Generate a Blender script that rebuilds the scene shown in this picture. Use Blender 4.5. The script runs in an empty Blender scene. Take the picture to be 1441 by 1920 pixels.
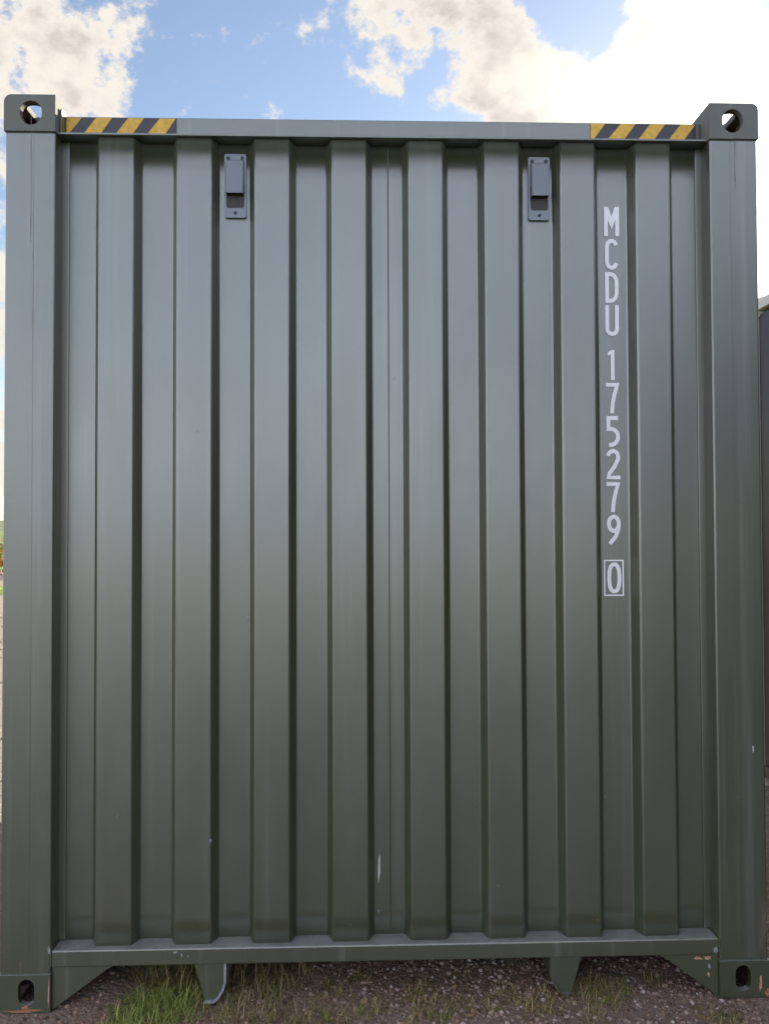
import bpy, bmesh, math, random
from mathutils import Vector, Matrix, noise

scene = bpy.context.scene
COL = scene.collection
R = math.radians
random.seed(7)

# ------------------------------------------------------------------ camera
cam_d = bpy.data.cameras.new('camera')
cam = bpy.data.objects.new('camera', cam_d)
COL.objects.link(cam)
cam.location = (-0.0815, -2.458, 1.505)
cam.rotation_euler = (1.59244, 0.00352, -0.0288)
cam_d.sensor_fit = 'VERTICAL'
cam_d.sensor_height = 36.0
cam_d.lens = 36.0 * 1442.0 / 1920.0
cam_d.clip_start = 0.02
cam_d.clip_end = 3000
scene.camera = cam

# ------------------------------------------------------------------ light
SUN_AZ, SUN_EL = R(27.6), R(20.0)
SUN = Vector((math.sin(SUN_AZ) * math.cos(SUN_EL), math.cos(SUN_AZ) * math.cos(SUN_EL), math.sin(SUN_EL)))
sun_d = bpy.data.lights.new('sun', 'SUN')
sun_d.energy = 4.4
sun_d.angle = R(0.6)
sun_d.color = (1.0, 0.9, 0.74)
sun = bpy.data.objects.new('sun', sun_d)
COL.objects.link(sun)
sun.rotation_euler = SUN.to_track_quat('Z', 'Y').to_euler()

EXPOSURE = 1.9
scene.view_settings.view_transform = 'Standard'
scene.view_settings.look = 'None'
scene.view_settings.exposure = EXPOSURE
scene.view_settings.gamma = 1.0
scene.view_settings.use_curve_mapping = False


def build_world():
    w = bpy.data.worlds.new('World')
    scene.world = w
    w.use_nodes = True
    nt = w.node_tree
    nt.nodes.clear()
    N, L = nt.nodes.new, nt.links.new

    def val(x):
        return x

    def math_(op, a, b=None, clamp=False):
        n = N('ShaderNodeMath')
        n.operation = op
        n.use_clamp = clamp
        for i, s in enumerate((a, b)):
            if s is None:
                continue
            if isinstance(s, (int, float)):
                n.inputs[i].default_value = s
            else:
                L(s, n.inputs[i])
        return n.outputs[0]

    def ramp(s, lo, hi, smooth=True):
        n = N('ShaderNodeMapRange')
        n.interpolation_type = 'SMOOTHSTEP' if smooth else 'LINEAR'
        n.inputs['From Min'].default_value = lo
        n.inputs['From Max'].default_value = hi
        L(s, n.inputs['Value'])
        return n.outputs[0]

    tc = N('ShaderNodeTexCoord')
    d = tc.outputs['Generated']

    def dot(v):
        n = N('ShaderNodeVectorMath')
        n.operation = 'DOT_PRODUCT'
        L(d, n.inputs[0])
        n.inputs[1].default_value = Vector(v).normalized()
        return n.outputs['Value']

    def noise_(scale, detail, rough, off, stretch=(1, 1, 1.6), dist=0.0):
        mp = N('ShaderNodeMapping')
        mp.inputs['Location'].default_value = off
        mp.inputs['Scale'].default_value = stretch
        L(d, mp.inputs['Vector'])
        n = N('ShaderNodeTexNoise')
        n.inputs['Scale'].default_value = scale
        n.inputs['Detail'].default_value = detail
        n.inputs['Roughness'].default_value = rough
        n.inputs['Distortion'].default_value = dist
        L(mp.outputs[0], n.inputs['Vector'])
        return n.outputs['Fac']

    sky = N('ShaderNodeTexSky')
    sky.sky_type = 'NISHITA'
    sky.sun_disc = False
    sky.sun_elevation = SUN_EL
    sky.sun_rotation = SUN_AZ
    sky.altitude = 50
    sky.air_density = 1.0
    sky.dust_density = 0.3
    sky.ozone_density = 1.6
    bg = N('ShaderNodeBackground')
    bg.inputs['Strength'].default_value = 0.05
    hs = N('ShaderNodeHueSaturation')
    hs.inputs['Saturation'].default_value = 0.9
    L(sky.outputs[0], hs.inputs['Color'])
    L(hs.outputs[0], bg.inputs['Color'])

    # cloud cover: fractal noise, thickened or thinned around where each cloud stands in the sky
    n1 = math_('MULTIPLY', math_('SUBTRACT', noise_(6.5, 2, 0.55, (1.3, 4.1, 0.7)), 0.5), 1.3)
    n2 = math_('MULTIPLY', math_('SUBTRACT', noise_(24.0, 6, 0.66, (3.3, 0.4, 2.9), (1, 1, 1.3)), 0.5), 2.0)
    cover = math_('ADD', math_('ADD', n1, n2), 0.53)
    for v, half, amp in CLOUDS:
        c1 = math.cos(R(half))
        cover = math_('ADD', cover, math_('MULTIPLY', ramp(dot(v), c1, 1.0), amp))
    mask = math_('POWER', ramp(cover, 0.48, 0.92), 1.5)
    # low haze of cloud towards the horizon
    sep = N('ShaderNodeSeparateXYZ')
    L(d, sep.inputs[0])
    hz = ramp(sep.outputs['Z'], 0.26, 0.0)
    mask = math_('MAXIMUM', mask, math_('MULTIPLY', hz, 0.30))
    mask = math_('MULTIPLY', mask, ramp(sep.outputs['Z'], -0.05, 0.0))
    # thick cloud cores are greyer, edges whiter; clouds in front of the sun glow
    thick = ramp(cover, 0.80, 1.30)
    mott = noise_(13.0, 4, 0.6, (7.9, 2.6, 5.3))
    shade = math_('MULTIPLY', thick, ramp(mott, 0.42, 0.70))
    s = dot(SUN)
    glow = math_('POWER', math_('MAXIMUM', s, 0.0), 80.0)
    # clouds away from the sun are seen from their sunlit side, those under it from their shaded side
    lit = ramp(s, 0.62, -0.25)
    body = math_('ADD', CLOUD_SHADED, math_('MULTIPLY', lit, CLOUD_LIT - CLOUD_SHADED))
    body = math_('MULTIPLY', body, math_('SUBTRACT', 1.0, math_('MULTIPLY', shade, 0.30)))
    bright = math_('ADD', body, math_('MULTIPLY', glow, 1.1))
    cb = N('ShaderNodeBackground')
    mixc = N('ShaderNodeMix')
    mixc.data_type = 'RGBA'
    L(shade, mixc.inputs[0])
    warm = N('ShaderNodeMix')
    warm.data_type = 'RGBA'
    L(lit, warm.inputs[0])
    warm.inputs[6].default_value = (1.0, 0.93, 0.84, 1)
    warm.inputs[7].default_value = (0.88, 0.88, 1.05, 1)
    L(warm.outputs[2], mixc.inputs[6])
    grey = N('ShaderNodeMix')
    grey.data_type = 'RGBA'
    L(lit, grey.inputs[0])
    grey.inputs[6].default_value = (0.97, 0.89, 0.82, 1)
    grey.inputs[7].default_value = (0.86, 0.87, 0.95, 1)
    L(grey.outputs[2], mixc.inputs[7])
    L(mixc.outputs[2], cb.inputs['Color'])
    L(bright, cb.inputs['Strength'])
    mix = N('ShaderNodeMixShader')
    L(mask, mix.inputs[0])
    L(bg.outputs[0], mix.inputs[1])
    L(cb.outputs[0], mix.inputs[2])
    out = N('ShaderNodeOutputWorld')
    L(mix.outputs[0], out.inputs['Surface'])


CLOUD_SHADED, CLOUD_LIT = 0.26, 1.92
# direction, half angle (degrees), thickness added (positive) or cleared (negative)
CLOUDS = [
    ((-0.324, 0.796, 0.511), 8, 0.16),
    ((-0.364, 0.802, 0.474), 7, 0.24),
    ((-0.262, 0.826, 0.500), 5, 0.26),
    ((-0.140, 0.850, 0.500), 9, -0.34),
    ((-0.205, 0.862, 0.455), 5, -0.10),
    ((-0.021, 0.839, 0.543), 5, 0.22),
    ((0.073, 0.834, 0.547), 7, 0.26),
    ((0.030, 0.874, 0.485), 6, -0.16),
    ((0.112, 0.856, 0.503), 4, -0.42),
    ((0.229, 0.793, 0.568), 4.5, -1.0),
    ((0.150, 0.866, 0.477), 4.5, 0.36),
    ((0.115, 0.832, 0.545), 5, 0.30),
    ((0.175, 0.838, 0.520), 6, 0.34),
    ((-0.110, 0.816, 0.566), 4, 0.20),
    ((-0.19, 0.806, 0.560), 4, 0.16),
    ((0.279, 0.833, 0.478), 10, 0.40),
    ((0.395, 0.766, 0.507), 9, 0.30),
    ((0.420, 0.860, 0.300), 16, 0.35),
    ((-0.420, 0.880, 0.250), 11, 0.40),
]
build_world()


# ------------------------------------------------------------------ materials
def new_mat(name):
    m = bpy.data.materials.new(name)
    m.use_nodes = True
    return m, m.node_tree, m.node_tree.nodes['Principled BSDF']


def simple(name, col, rough=0.6, metal=0.0, var=0.25, scale=40, spec=0.5):
    m, nt, b = new_mat(name)
    N, L = nt.nodes.new, nt.links.new
    tc = N('ShaderNodeTexCoord')
    n = N('ShaderNodeTexNoise')
    n.inputs['Scale'].default_value = scale
    n.inputs['Detail'].default_value = 5
    L(tc.outputs['Object'], n.inputs['Vector'])
    r = N('ShaderNodeValToRGB')
    r.color_ramp.elements[0].position = 0.3
    r.color_ramp.elements[1].position = 0.7
    r.color_ramp.elements[0].color = [c * (1 - var) for c in col] + [1]
    r.color_ramp.elements[1].color = [min(1, c * (1 + var)) for c in col] + [1]
    L(n.outputs['Fac'], r.inputs[0])
    L(r.outputs[0], b.inputs['Base Color'])
    b.inputs['Roughness'].default_value = rough
    b.inputs['Metallic'].default_value = metal
    b.inputs['Specular IOR Level'].default_value = spec
    return m


def paint(name, col, rough=0.36, ior=1.9, rust=0.5, streak=0.5, wob=0.25, dust_sheen=0.0):
    """satin container paint: fine orange peel, faint dusty streaks, rust freckles"""
    m, nt, b = new_mat(name)
    N, L = nt.nodes.new, nt.links.new
    tc = N('ShaderNodeTexCoord')

    def nz(scale, detail=4, stretch=(1, 1, 1), rough_=0.55):
        mp = N('ShaderNodeMapping')
        mp.inputs['Scale'].default_value = stretch
        L(tc.outputs['Object'], mp.inputs['Vector'])
        n = N('ShaderNodeTexNoise')
        n.inputs['Scale'].default_value = scale
        n.inputs['Detail'].default_value = detail
        n.inputs['Roughness'].default_value = rough_
        L(mp.outputs[0], n.inputs['Vector'])
        return n.outputs['Fac']

    def mr(s, a, c, lo=0.0, hi=1.0):
        n = N('ShaderNodeMapRange')
        n.inputs['From Min'].default_value = a
        n.inputs['From Max'].default_value = c
        n.inputs['To Min'].default_value = lo
        n.inputs['To Max'].default_value = hi
        L(s, n.inputs['Value'])
        return n.outputs[0]

    def mix(f, a, c):
        n = N('ShaderNodeMix')
        n.data_type = 'RGBA'
        for i, s in ((0, f), (6, a), (7, c)):
            if isinstance(s, tuple):
                n.inputs[i].default_value = s
            elif isinstance(s, (int, float)):
                n.inputs[i].default_value = s
            else:
                L(s, n.inputs[i])
        return n.outputs[2]

    def mul(a, c):
        n = N('ShaderNodeMath')
        n.operation = 'MULTIPLY'
        for i, s in enumerate((a, c)):
            if isinstance(s, (int, float)):
                n.inputs[i].default_value = s
            else:
                L(s, n.inputs[i])
        return n.outputs[0]

    c0 = tuple(c * 0.86 for c in col) + (1,)
    c1 = tuple(min(1, c * 1.16) for c in col) + (1,)
    base = mix(mr(nz(1.7, 4), 0.3, 0.7), c0, c1)
    st = mul(mr(nz(1.0, 4, (16, 16, 0.35), 0.65), 0.56, 0.78), 0.42 * streak)
    base = mix(st, base, (0.30, 0.30, 0.28, 1))
    dirt = mul(mr(nz(3.0, 5, (1, 1, 0.5), 0.7), 0.55, 0.8), 0.25 * streak)
    base = mix(dirt, base, (0.10, 0.085, 0.06, 1))
    # dry specks and rust freckles
    sp = mul(mr(nz(95, 2), 0.745, 0.79), 0.5 * streak)
    base = mix(sp, base, (0.34, 0.33, 0.30, 1))
    ru = mul(mr(nz(34, 4, (1, 1, 0.45)), 0.74, 0.80), rust)
    base = mix(ru, base, (0.20, 0.085, 0.035, 1))
    if dust_sheen:        # dusty upward faces; pale mix also paints in sky light on ledges and lips
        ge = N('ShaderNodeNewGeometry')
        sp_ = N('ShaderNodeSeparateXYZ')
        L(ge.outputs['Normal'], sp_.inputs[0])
        up = mul(mr(sp_.outputs['Z'], 0.55, 0.9), mr(nz(30, 6), 0.25, 0.6, 0.55 * dust_sheen, dust_sheen))
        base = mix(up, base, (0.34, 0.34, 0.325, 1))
    L(base, b.inputs['Base Color'])
    rg = mr(nz(2.4, 5, (1.5, 1.5, 0.5), 0.7), 0.3, 0.75, rough - 0.03, rough + 0.06)
    L(rg, b.inputs['Roughness'])
    b.inputs['IOR'].default_value = ior
    bp = N('ShaderNodeBump')
    bp.inputs['Strength'].default_value = 0.05
    bp.inputs['Distance'].default_value = 0.002
    L(nz(420, 2), bp.inputs['Height'])
    bp2 = N('ShaderNodeBump')
    bp2.inputs['Strength'].default_value = wob
    bp2.inputs['Distance'].default_value = 0.006
    L(nz(3.2, 2, (1, 1, 0.35)), bp2.inputs['Height'])
    L(bp2.outputs[0], bp.inputs['Normal'])
    L(bp.outputs[0], b.inputs['Normal'])
    return m


def island_mat(name, stops, rough=0.8, spec=0.3, transl=0.0):
    """a colour of its own for every separate piece (blade, stone, leaf)"""
    m, nt, b = new_mat(name)
    N, L = nt.nodes.new, nt.links.new
    g = N('ShaderNodeNewGeometry')
    r = N('ShaderNodeValToRGB')
    el = r.color_ramp.elements
    while len(el) < len(stops):
        el.new(0.5)
    for e, (p, c) in zip(el, stops):
        e.position = p
        e.color = tuple(c) + (1,)
    L(g.outputs['Random Per Island'], r.inputs[0])
    L(r.outputs[0], b.inputs['Base Color'])
    b.inputs['Roughness'].default_value = rough
    b.inputs['Specular IOR Level'].default_value = spec
    if transl:
        t = N('ShaderNodeBsdfTranslucent')
        L(r.outputs[0], t.inputs['Color'])
        mx = N('ShaderNodeMixShader')
        mx.inputs[0].default_value = transl
        L(b.outputs[0], mx.inputs[1])
        L(t.outputs[0], mx.inputs[2])
        L(mx.outputs[0], nt.nodes['Material Output'].inputs['Surface'])
    return m


def ground_mat():
    m, nt, b = new_mat('yard_dirt')
    N, L = nt.nodes.new, nt.links.new
    tc = N('ShaderNodeTexCoord')

    def nz(scale, detail=6, rough_=0.6):
        n = N('ShaderNodeTexNoise')
        n.inputs['Scale'].default_value = scale
        n.inputs['Detail'].default_value = detail
        n.inputs['Roughness'].default_value = rough_
        L(tc.outputs['Object'], n.inputs['Vector'])
        return n.outputs['Fac']

    def ramp(s, stops):
        r = N('ShaderNodeValToRGB')
        el = r.color_ramp.elements
        while len(el) < len(stops):
            el.new(0.5)
        for e, (p, c) in zip(el, stops):
            e.position = p
            e.color = tuple(c) + (1,)
        L(s, r.inputs[0])
        return r.outputs[0]

    def mix(f, a, c, mode='MIX'):
        n = N('ShaderNodeMix')
        n.data_type = 'RGBA'
        n.blend_type = mode
        for i, s in ((0, f), (6, a), (7, c)):
            if isinstance(s, (int, float)):
                n.inputs[i].default_value = s
            elif isinstance(s, tuple):
                n.inputs[i].default_value = s
            else:
                L(s, n.inputs[i])
        return n.outputs[2]

    soil = ramp(nz(28, 9, 0.7), [(0.3, (0.12, 0.068, 0.043)), (0.55, (0.225, 0.148, 0.092)), (0.75, (0.38, 0.275, 0.185))])
    gravel = ramp(nz(60, 8, 0.75), [(0.3, (0.13, 0.105, 0.088)), (0.5, (0.25, 0.205, 0.17)), (0.72, (0.40, 0.345, 0.295))])
    r = N('ShaderNodeMapRange')
    r.inputs['From Min'].default_value = 0.40
    r.inputs['From Max'].default_value = 0.58
    L(nz(1.1, 5), r.inputs['Value'])
    # the yard surface is stony all over; the strip that has lain round the container is bare earth
    sep = N('ShaderNodeSeparateXYZ')
    L(tc.outputs['Object'], sep.inputs[0])
    ax = N('ShaderNodeMath'); ax.operation = 'ABSOLUTE'
    L(sep.outputs['X'], ax.inputs[0])
    fx = N('ShaderNodeMapRange')
    fx.inputs['From Min'].default_value = 1.5
    fx.inputs['From Max'].default_value = 2.0
    L(ax.outputs[0], fx.inputs['Value'])
    mxm = N('ShaderNodeMath'); mxm.operation = 'MAXIMUM'
    L(fx.outputs[0], mxm.inputs[0])
    sc = N('ShaderNodeMath'); sc.operation = 'MULTIPLY'; sc.inputs[1].default_value = 0.6
    L(r.outputs[0], sc.inputs[0])
    L(sc.outputs[0], mxm.inputs[1])
    col = mix(mxm.outputs[0], soil, gravel)
    L(col, b.inputs['Base Color'])
    b.inputs['Roughness'].default_value = 0.95
    b.inputs['Specular IOR Level'].default_value = 0.2
    v = N('ShaderNodeTexVoronoi')
    v.inputs['Scale'].default_value = 85
    L(tc.outputs['Object'], v.inputs['Vector'])
    bp = N('ShaderNodeBump')
    bp.invert = True
    bp.inputs['Strength'].default_value = 0.6
    bp.inputs['Distance'].default_value = 0.008
    L(v.outputs['Distance'], bp.inputs['Height'])
    L(bp.outputs[0], b.inputs['Normal'])
    return m


GREEN = (0.035, 0.044, 0.014)
M_WALL = paint('green_wall_paint', GREEN, rough=0.36, ior=2.5, rust=0.35, streak=0.4, wob=0.05, dust_sheen=0.6)
M_FRAME = paint('green_frame_paint', GREEN, rough=0.38, ior=2.4, rust=0.8, streak=0.65, wob=0.06, dust_sheen=0.62)
M_CAST = paint('casting_paint', (0.14, 0.142, 0.125), rough=0.85, ior=1.5, rust=1.0, streak=0.9, wob=0.1, dust_sheen=0.9)
M_INSIDE = simple('casting_inside', (0.10, 0.065, 0.045), 0.9, var=0.5, scale=60)
M_BACK = paint('green_side_paint', GREEN, rough=0.4, ior=1.7, rust=0.5, streak=0.6)
M_WHITE = simple('white_lettering', (0.82, 0.81, 0.82), 0.5, var=0.05, scale=90)
M_YELLOW = simple('yellow_tape', (0.60, 0.34, 0.035), 0.5, var=0.18, scale=60)
M_BLACK = simple('black_tape', (0.030, 0.030, 0.036), 0.4, var=0.2)
M_VENT = paint('vent_plastic', (0.075, 0.088, 0.105), rough=0.3, ior=2.0, rust=0.0, streak=0.3, wob=0.05)
M_VENT_SHADE = simple('vent_mouth_shade', (0.045, 0.042, 0.042), 0.7, var=0.3, scale=300)
M_RIVET = simple('dark_rivet', (0.025, 0.028, 0.035), 0.4, 0.5)
M_SCRATCH = simple('bare_scratch', (0.45, 0.45, 0.44), 0.5, var=0.2, scale=200)
M_RUST = simple('rust', (0.30, 0.13, 0.06), 0.85, var=0.5, scale=120)
M_RUSTPINK = simple('primer_rust', (0.46, 0.25, 0.17), 0.85, var=0.35, scale=160)
M_WELD = paint('weld_bead_paint', tuple(c * 1.15 for c in GREEN), rough=0.42, ior=1.8, rust=0.8, streak=0.4)
M_BRIGHT = simple('worn_and_lit_paint', (0.24, 0.25, 0.26), 0.4, var=0.3, scale=80)
M_FLOOR = simple('plywood_floor', (0.16, 0.10, 0.06), 0.7)
M_GROUND = ground_mat()
M_NAVY = paint('navy_paint', (0.011, 0.012, 0.024), rough=0.4, ior=1.45, rust=0.2, streak=0.4)
M_CREAM = paint('cream_paint', (0.62, 0.57, 0.50), rough=0.5, ior=1.45, rust=0.4, streak=0.5)


# ------------------------------------------------------------------ mesh helpers
class MB:
    def __init__(self):
        self.v, self.f = [], []

    def add(self, vs, fs):
        o = len(self.v)
        self.v += [tuple(p) for p in vs]
        self.f += [tuple(i + o for i in f) for f in fs]
        return self

    def box(self, x0, x1, y0, y1, z0, z1):
        vs = [(x0, y0, z0), (x1, y0, z0), (x1, y1, z0), (x0, y1, z0), (x0, y0, z1), (x1, y0, z1), (x1, y1, z1), (x0, y1, z1)]
        return self.add(vs, [(0, 3, 2, 1), (4, 5, 6, 7), (0, 1, 5, 4), (1, 2, 6, 5), (2, 3, 7, 6), (3, 0, 4, 7)])

    def prism_xz(self, pts, y0, y1):
        """closed outline in x,z pushed from y0 to y1"""
        n = len(pts)
        vs = [(x, y0, z) for x, z in pts] + [(x, y1, z) for x, z in pts]
        fs = [tuple(range(n)), tuple(range(2 * n - 1, n - 1, -1))]
        fs += [(i, i + n, (i + 1) % n + n, (i + 1) % n) for i in range(n)]
        return self.add(vs, fs)

    def mesh(self, name, mat, smooth=False):
        me = bpy.data.meshes.new(name)
        me.from_pydata(self.v, [], self.f)
        bm = bmesh.new()
        bm.from_mesh(me)
        bmesh.ops.recalc_face_normals(bm, faces=bm.faces)
        if any(len(f.verts) > 4 for f in bm.faces):
            bmesh.ops.triangulate(bm, faces=[f for f in bm.faces if len(f.verts) > 4])
        bm.to_mesh(me)
        bm.free()
        if mat:
            me.materials.append(mat)
        if smooth:
            me.shade_smooth()
        return me


def link(name, me, parent=None, loc=None):
    o = bpy.data.objects.new(name, me)
    COL.objects.link(o)
    if parent:
        o.parent = parent
    if loc:
        o.location = loc
    return o


def part(name, mb, mat, parent, bevel=0.0, seg=2, smooth=False):
    o = link(name, mb.mesh(name, mat, smooth), parent)
    if bevel:
        m = o.modifiers.new('bevel', 'BEVEL')
        m.width = bevel
        m.segments = seg
        m.limit_method = 'ANGLE'
        m.angle_limit = R(40)
        m.harden_normals = False
    return o


def tag(o, label=None, cat=None, group=None, kind=None):
    if label:
        o['label'] = label
    if cat:
        o['category'] = cat
    if group:
        o['group'] = group
    if kind:
        o['kind'] = kind
    return o


def stadium(cx, cz, w, h, n=8):
    """oblong outline, rounded on its short ends"""
    pts = []
    if h >= w:
        r = w / 2
        for k in range(n + 1):
            a = math.pi * k / n
            pts.append((cx + r * math.cos(a), cz + h / 2 - r + r * math.sin(a)))
        for k in range(n + 1):
            a = math.pi + math.pi * k / n
            pts.append((cx + r * math.cos(a), cz - h / 2 + r + r * math.sin(a)))
    else:
        pts = [(z - cz + cx, x - cx + cz) for x, z in stadium(cx, cz, h, w, n)]
    return pts


# ------------------------------------------------------------------ ground
def gz(x, y):
    a = noise.noise((x * 1.3, y * 1.3, 3.1)) * 0.012 + noise.noise((x * 5, y * 5, 8.2)) * 0.007 + noise.noise((x * 17, y * 17, 1.2)) * 0.005
    for sx in (-1, 1):      # the castings have pressed the earth flat
        dx = max(0, abs(x - sx * 1.138) - 0.09)
        dy = max(0, abs(y - 0.09) - 0.10)
        a *= min(1, math.hypot(dx, dy) / 0.2)
    far = max(abs(x) / 3.0, abs(y) / 3.0)
    if far > 1:
        a *= 1 / far ** 0.5
    a += 0.016 * math.exp(-((x + 0.93) ** 2 / 0.01 + (y - 0.16) ** 2 / 0.02))
    return a - 0.002


def axis(lo, hi, step, far):
    a = []
    x = lo
    while x < hi + 1e-6:
        a.append(x)
        x += step
    s, x = step, hi
    right = []
    while x < far:
        s *= 1.35
        x += s
        right.append(x)
    s, x = step, lo
    left = []
    while x > -far:
        s *= 1.35
        x -= s
        left.append(x)
    return left[::-1] + a + right


xs, ys = axis(-2.2, 2.2, 0.03, 900), axis(-0.9, 1.0, 0.03, 900)
g = MB()
nx = len(xs)
g.add([(x, y, gz(x, y)) for y in ys for x in xs],
      [(j * nx + i, j * nx + i + 1, (j + 1) * nx + i + 1, (j + 1) * nx + i) for j in range(len(ys) - 1) for i in range(nx - 1)])
ground = link('ground', g.mesh('ground', M_GROUND, True))
tag(ground, 'stony brown earth yard under the containers', kind='structure')

# ------------------------------------------------------------------ corner castings
def make_casting(top):
    """hollow cast corner for the -x front corner, origin at its outer front bottom corner"""
    W, D, H, t = 0.162, 0.178, 0.118, 0.020
    r = 0.024
    pts = []
    if top:
        pts = [(0, 0), (W, 0), (W, H)] + [(r - r * math.sin(a), H - r + r * math.cos(a)) for a in [R(90) * k / 6 for k in range(7)]]
    else:
        pts = [(W, 0), (W, H), (0, H)] + [(r - r * math.cos(a), r - r * math.sin(a)) for a in [R(90) * k / 6 for k in range(7)]]
    def tmp(mb):
        o = bpy.data.objects.new('tmp', mb.mesh('tmp', None))
        COL.objects.link(o)
        return o
    body = tmp(MB().prism_xz(pts, 0, D))
    cut = [tmp(MB().box(t, W - t, t, D - t, t, H - t))]
    if top:
        hole = []
        for k in range(28):
            a = 2 * math.pi * k / 28
            cx, cz = math.cos(a), math.sin(a)
            hole.append((0.085 + 0.0345 * cx * (1 - 0.06 * (cz < -.3)), 0.059 + 0.039 * math.copysign(abs(cz) ** 0.85, cz)))
    else:
        hole = stadium(0.088, 0.064, 0.050, 0.080)
    cut.append(tmp(MB().prism_xz(hole, -0.05, t + 0.01)))
    # oblong in the outer side (y, z) and in the top or bottom (x, y)
    side = [(y, z) for y, z in stadium(0.089, 0.059, 0.052, 0.08)]
    vs = [(-0.05, y, z) for y, z in side] + [(t + 0.01, y, z) for y, z in side]
    n = len(side)
    fs = [tuple(range(n)), tuple(range(2 * n - 1, n - 1, -1))] + [(i, i + n, (i + 1) % n + n, (i + 1) % n) for i in range(n)]
    cut.append(tmp(MB().add(vs, fs)))
    za, zb = (H - t - 0.01, H + 0.05) if top else (-0.05, t + 0.01)
    tp = stadium(0.081, 0.092, 0.0635, 0.124)
    vs = [(x, y, za) for x, y in tp] + [(x, y, zb) for x, y in tp]
    n = len(tp)
    fs = [tuple(range(n)), tuple(range(2 * n - 1, n - 1, -1))] + [(i, i + n, (i + 1) % n + n, (i + 1) % n) for i in range(n)]
    cut.append(tmp(MB().add(vs, fs)))
    for c in cut:
        m = body.modifiers.new('b', 'BOOLEAN')
        m.operation = 'DIFFERENCE'
        m.solver = 'EXACT'
        m.object = c
    bv = body.modifiers.new('bev', 'BEVEL')
    bv.width = 0.0025
    bv.segments = 2
    bv.limit_method = 'ANGLE'
    bv.angle_limit = R(50)
    dg = bpy.context.evaluated_depsgraph_get()
    me = bpy.data.meshes.new_from_object(body.evaluated_get(dg))
    me.name = 'corner_casting'
    me.materials.clear()
    me.materials.append(None)
    me.materials.append(M_INSIDE)
    for f in me.polygons:
        c = f.center
        if min(c.x, W - c.x, c.y, D - c.y, c.z, H - c.z) > 0.012:
            f.material_index = 1
    for o in [body] + cut:
        bpy.data.objects.remove(o)
    return me


CAST_TOP, CAST_BOT = make_casting(True), make_casting(False)


def castings(parent, mat, L, W=1.219, H=2.896):
    if CAST_TOP.materials[0] is None:
        CAST_TOP.materials[0] = mat
        CAST_BOT.materials[0] = M_FRAME
    mt, mb_ = CAST_TOP, CAST_BOT
    if CAST_TOP.materials[0] != mat:
        mt, mb_ = CAST_TOP.copy(), CAST_BOT.copy()
        mt.materials[0] = mat
        mb_.materials[0] = mat
    out = []
    for sx in (-1, 1):
        for back in (0, 1):
            for top in (0, 1):
                o = link('corner_casting', mt if top else mb_, parent, (sx * W, L if back else 0, H - 0.118 if top else 0))
                o.scale = (-sx, -1 if back else 1, 1)
                out.append(o)
    return out


def corrugate_profile(edges, rr=0.005):
    """rounds the corners of a polyline of (u, depth)"""
    out = [edges[0]]
    for i in range(1, len(edges) - 1):
        p, c, n = (Vector(edges[j]) for j in (i - 1, i, i + 1))
        a = c + (p - c).normalized() * rr
        b = c + (n - c).normalized() * rr
        for t in (0, 0.25, 0.5, 0.75, 1):
            q = a * (1 - t) ** 2 + c * 2 * t * (1 - t) + b * t * t
            out.append((q.x, q.y))
    out.append(edges[-1])
    return out


# ------------------------------------------------------------------ the green container
LEN, HW, HT = 2.991, 1.219, 2.896
box_ = bpy.data.objects.new('shipping_container', None)
COL.objects.link(box_)
box_.location = (0, 0, 0)
tag(box_, 'large dark green corrugated shipping container end wall with white MCDU serial number', 'container')

castings(box_, M_CAST, LEN)
PI_ = 1.058                                           # inner edge of the corner posts
for sx in (-1, 1):
    p = MB()
    x0, x1 = sorted((sx * (HW - 0.004), sx * PI_))
    p.box(x0, x1, 0.005, 0.095, 0.118, 2.778)
    post = part('corner_post', p, M_FRAME, box_, 0.006, 3)
    s = MB().box(sx * 1.126 - 0.001, sx * 1.126 + 0.001, 0.0043, 0.006, 0.16, 2.77)
    part('weld_seam', s, M_FRAME, post)
    p = MB().box(x0, x1, LEN - 0.095, LEN - 0.005, 0.118, 2.778)
    part('corner_post', p, M_BACK, box_, 0.006, 2)

# header: an upright face set back above a narrow ledge
p = MB().box(-PI_ + 0.001, PI_ - 0.001, 0.066, 0.126, 2.7835, 2.861)
header = part('top_rail', p, M_FRAME, box_, 0.003, 2)
p = MB().box(-PI_ + 0.001, PI_ - 0.001, 0.016, 0.126, 2.7765, 2.7832)
part('ledge', p, M_FRAME, header, 0.0015, 2)
part('stop_plate', MB().box(-1.0555, -1.0485, 0.034, 0.0655, 2.7835, 2.868), M_FRAME, header, 0.001, 1)
part('weld_bead', MB().box(-PI_ + 0.001, -1.02, 0.0605, 0.0655, 2.7835, 2.789), M_WELD, header, 0.001, 1)

# sill: bottom rail, gussets and the two tunnel plates
sill_mb = MB().box(-PI_ + 0.001, PI_ - 0.001, 0.006, 0.110, 0.136, 0.187)
sill = part('bottom_rail', sill_mb, M_FRAME, box_, 0.004, 3)
for sx in (-1, 1):
    pts = [(sx * (PI_ - 0.001), 0.1355), (sx * 0.862, 0.1355), (sx * 0.890, 0.120), (sx * (PI_ - 0.006), 0.003), (sx * (PI_ - 0.001), 0.003)]
    part('gusset_plate', MB().prism_xz(pts, 0.014, 0.024), M_FRAME, box_, 0.0015, 1)
def lug(sx):
    # plate tapering down to a small foot, its inner edge curling under
    inn = sx * 0.521
    out = sx * 0.618
    pts = [(out, 0.1355), (inn, 0.1355), (inn + sx * 0.001, 0.075), (inn + sx * 0.008, 0.052), (inn + sx * 0.024, 0.026), (inn + sx * 0.034, 0.019), (out - sx * 0.034, 0.018)]
    return MB().prism_xz(pts, 0.020, 0.030)
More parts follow.
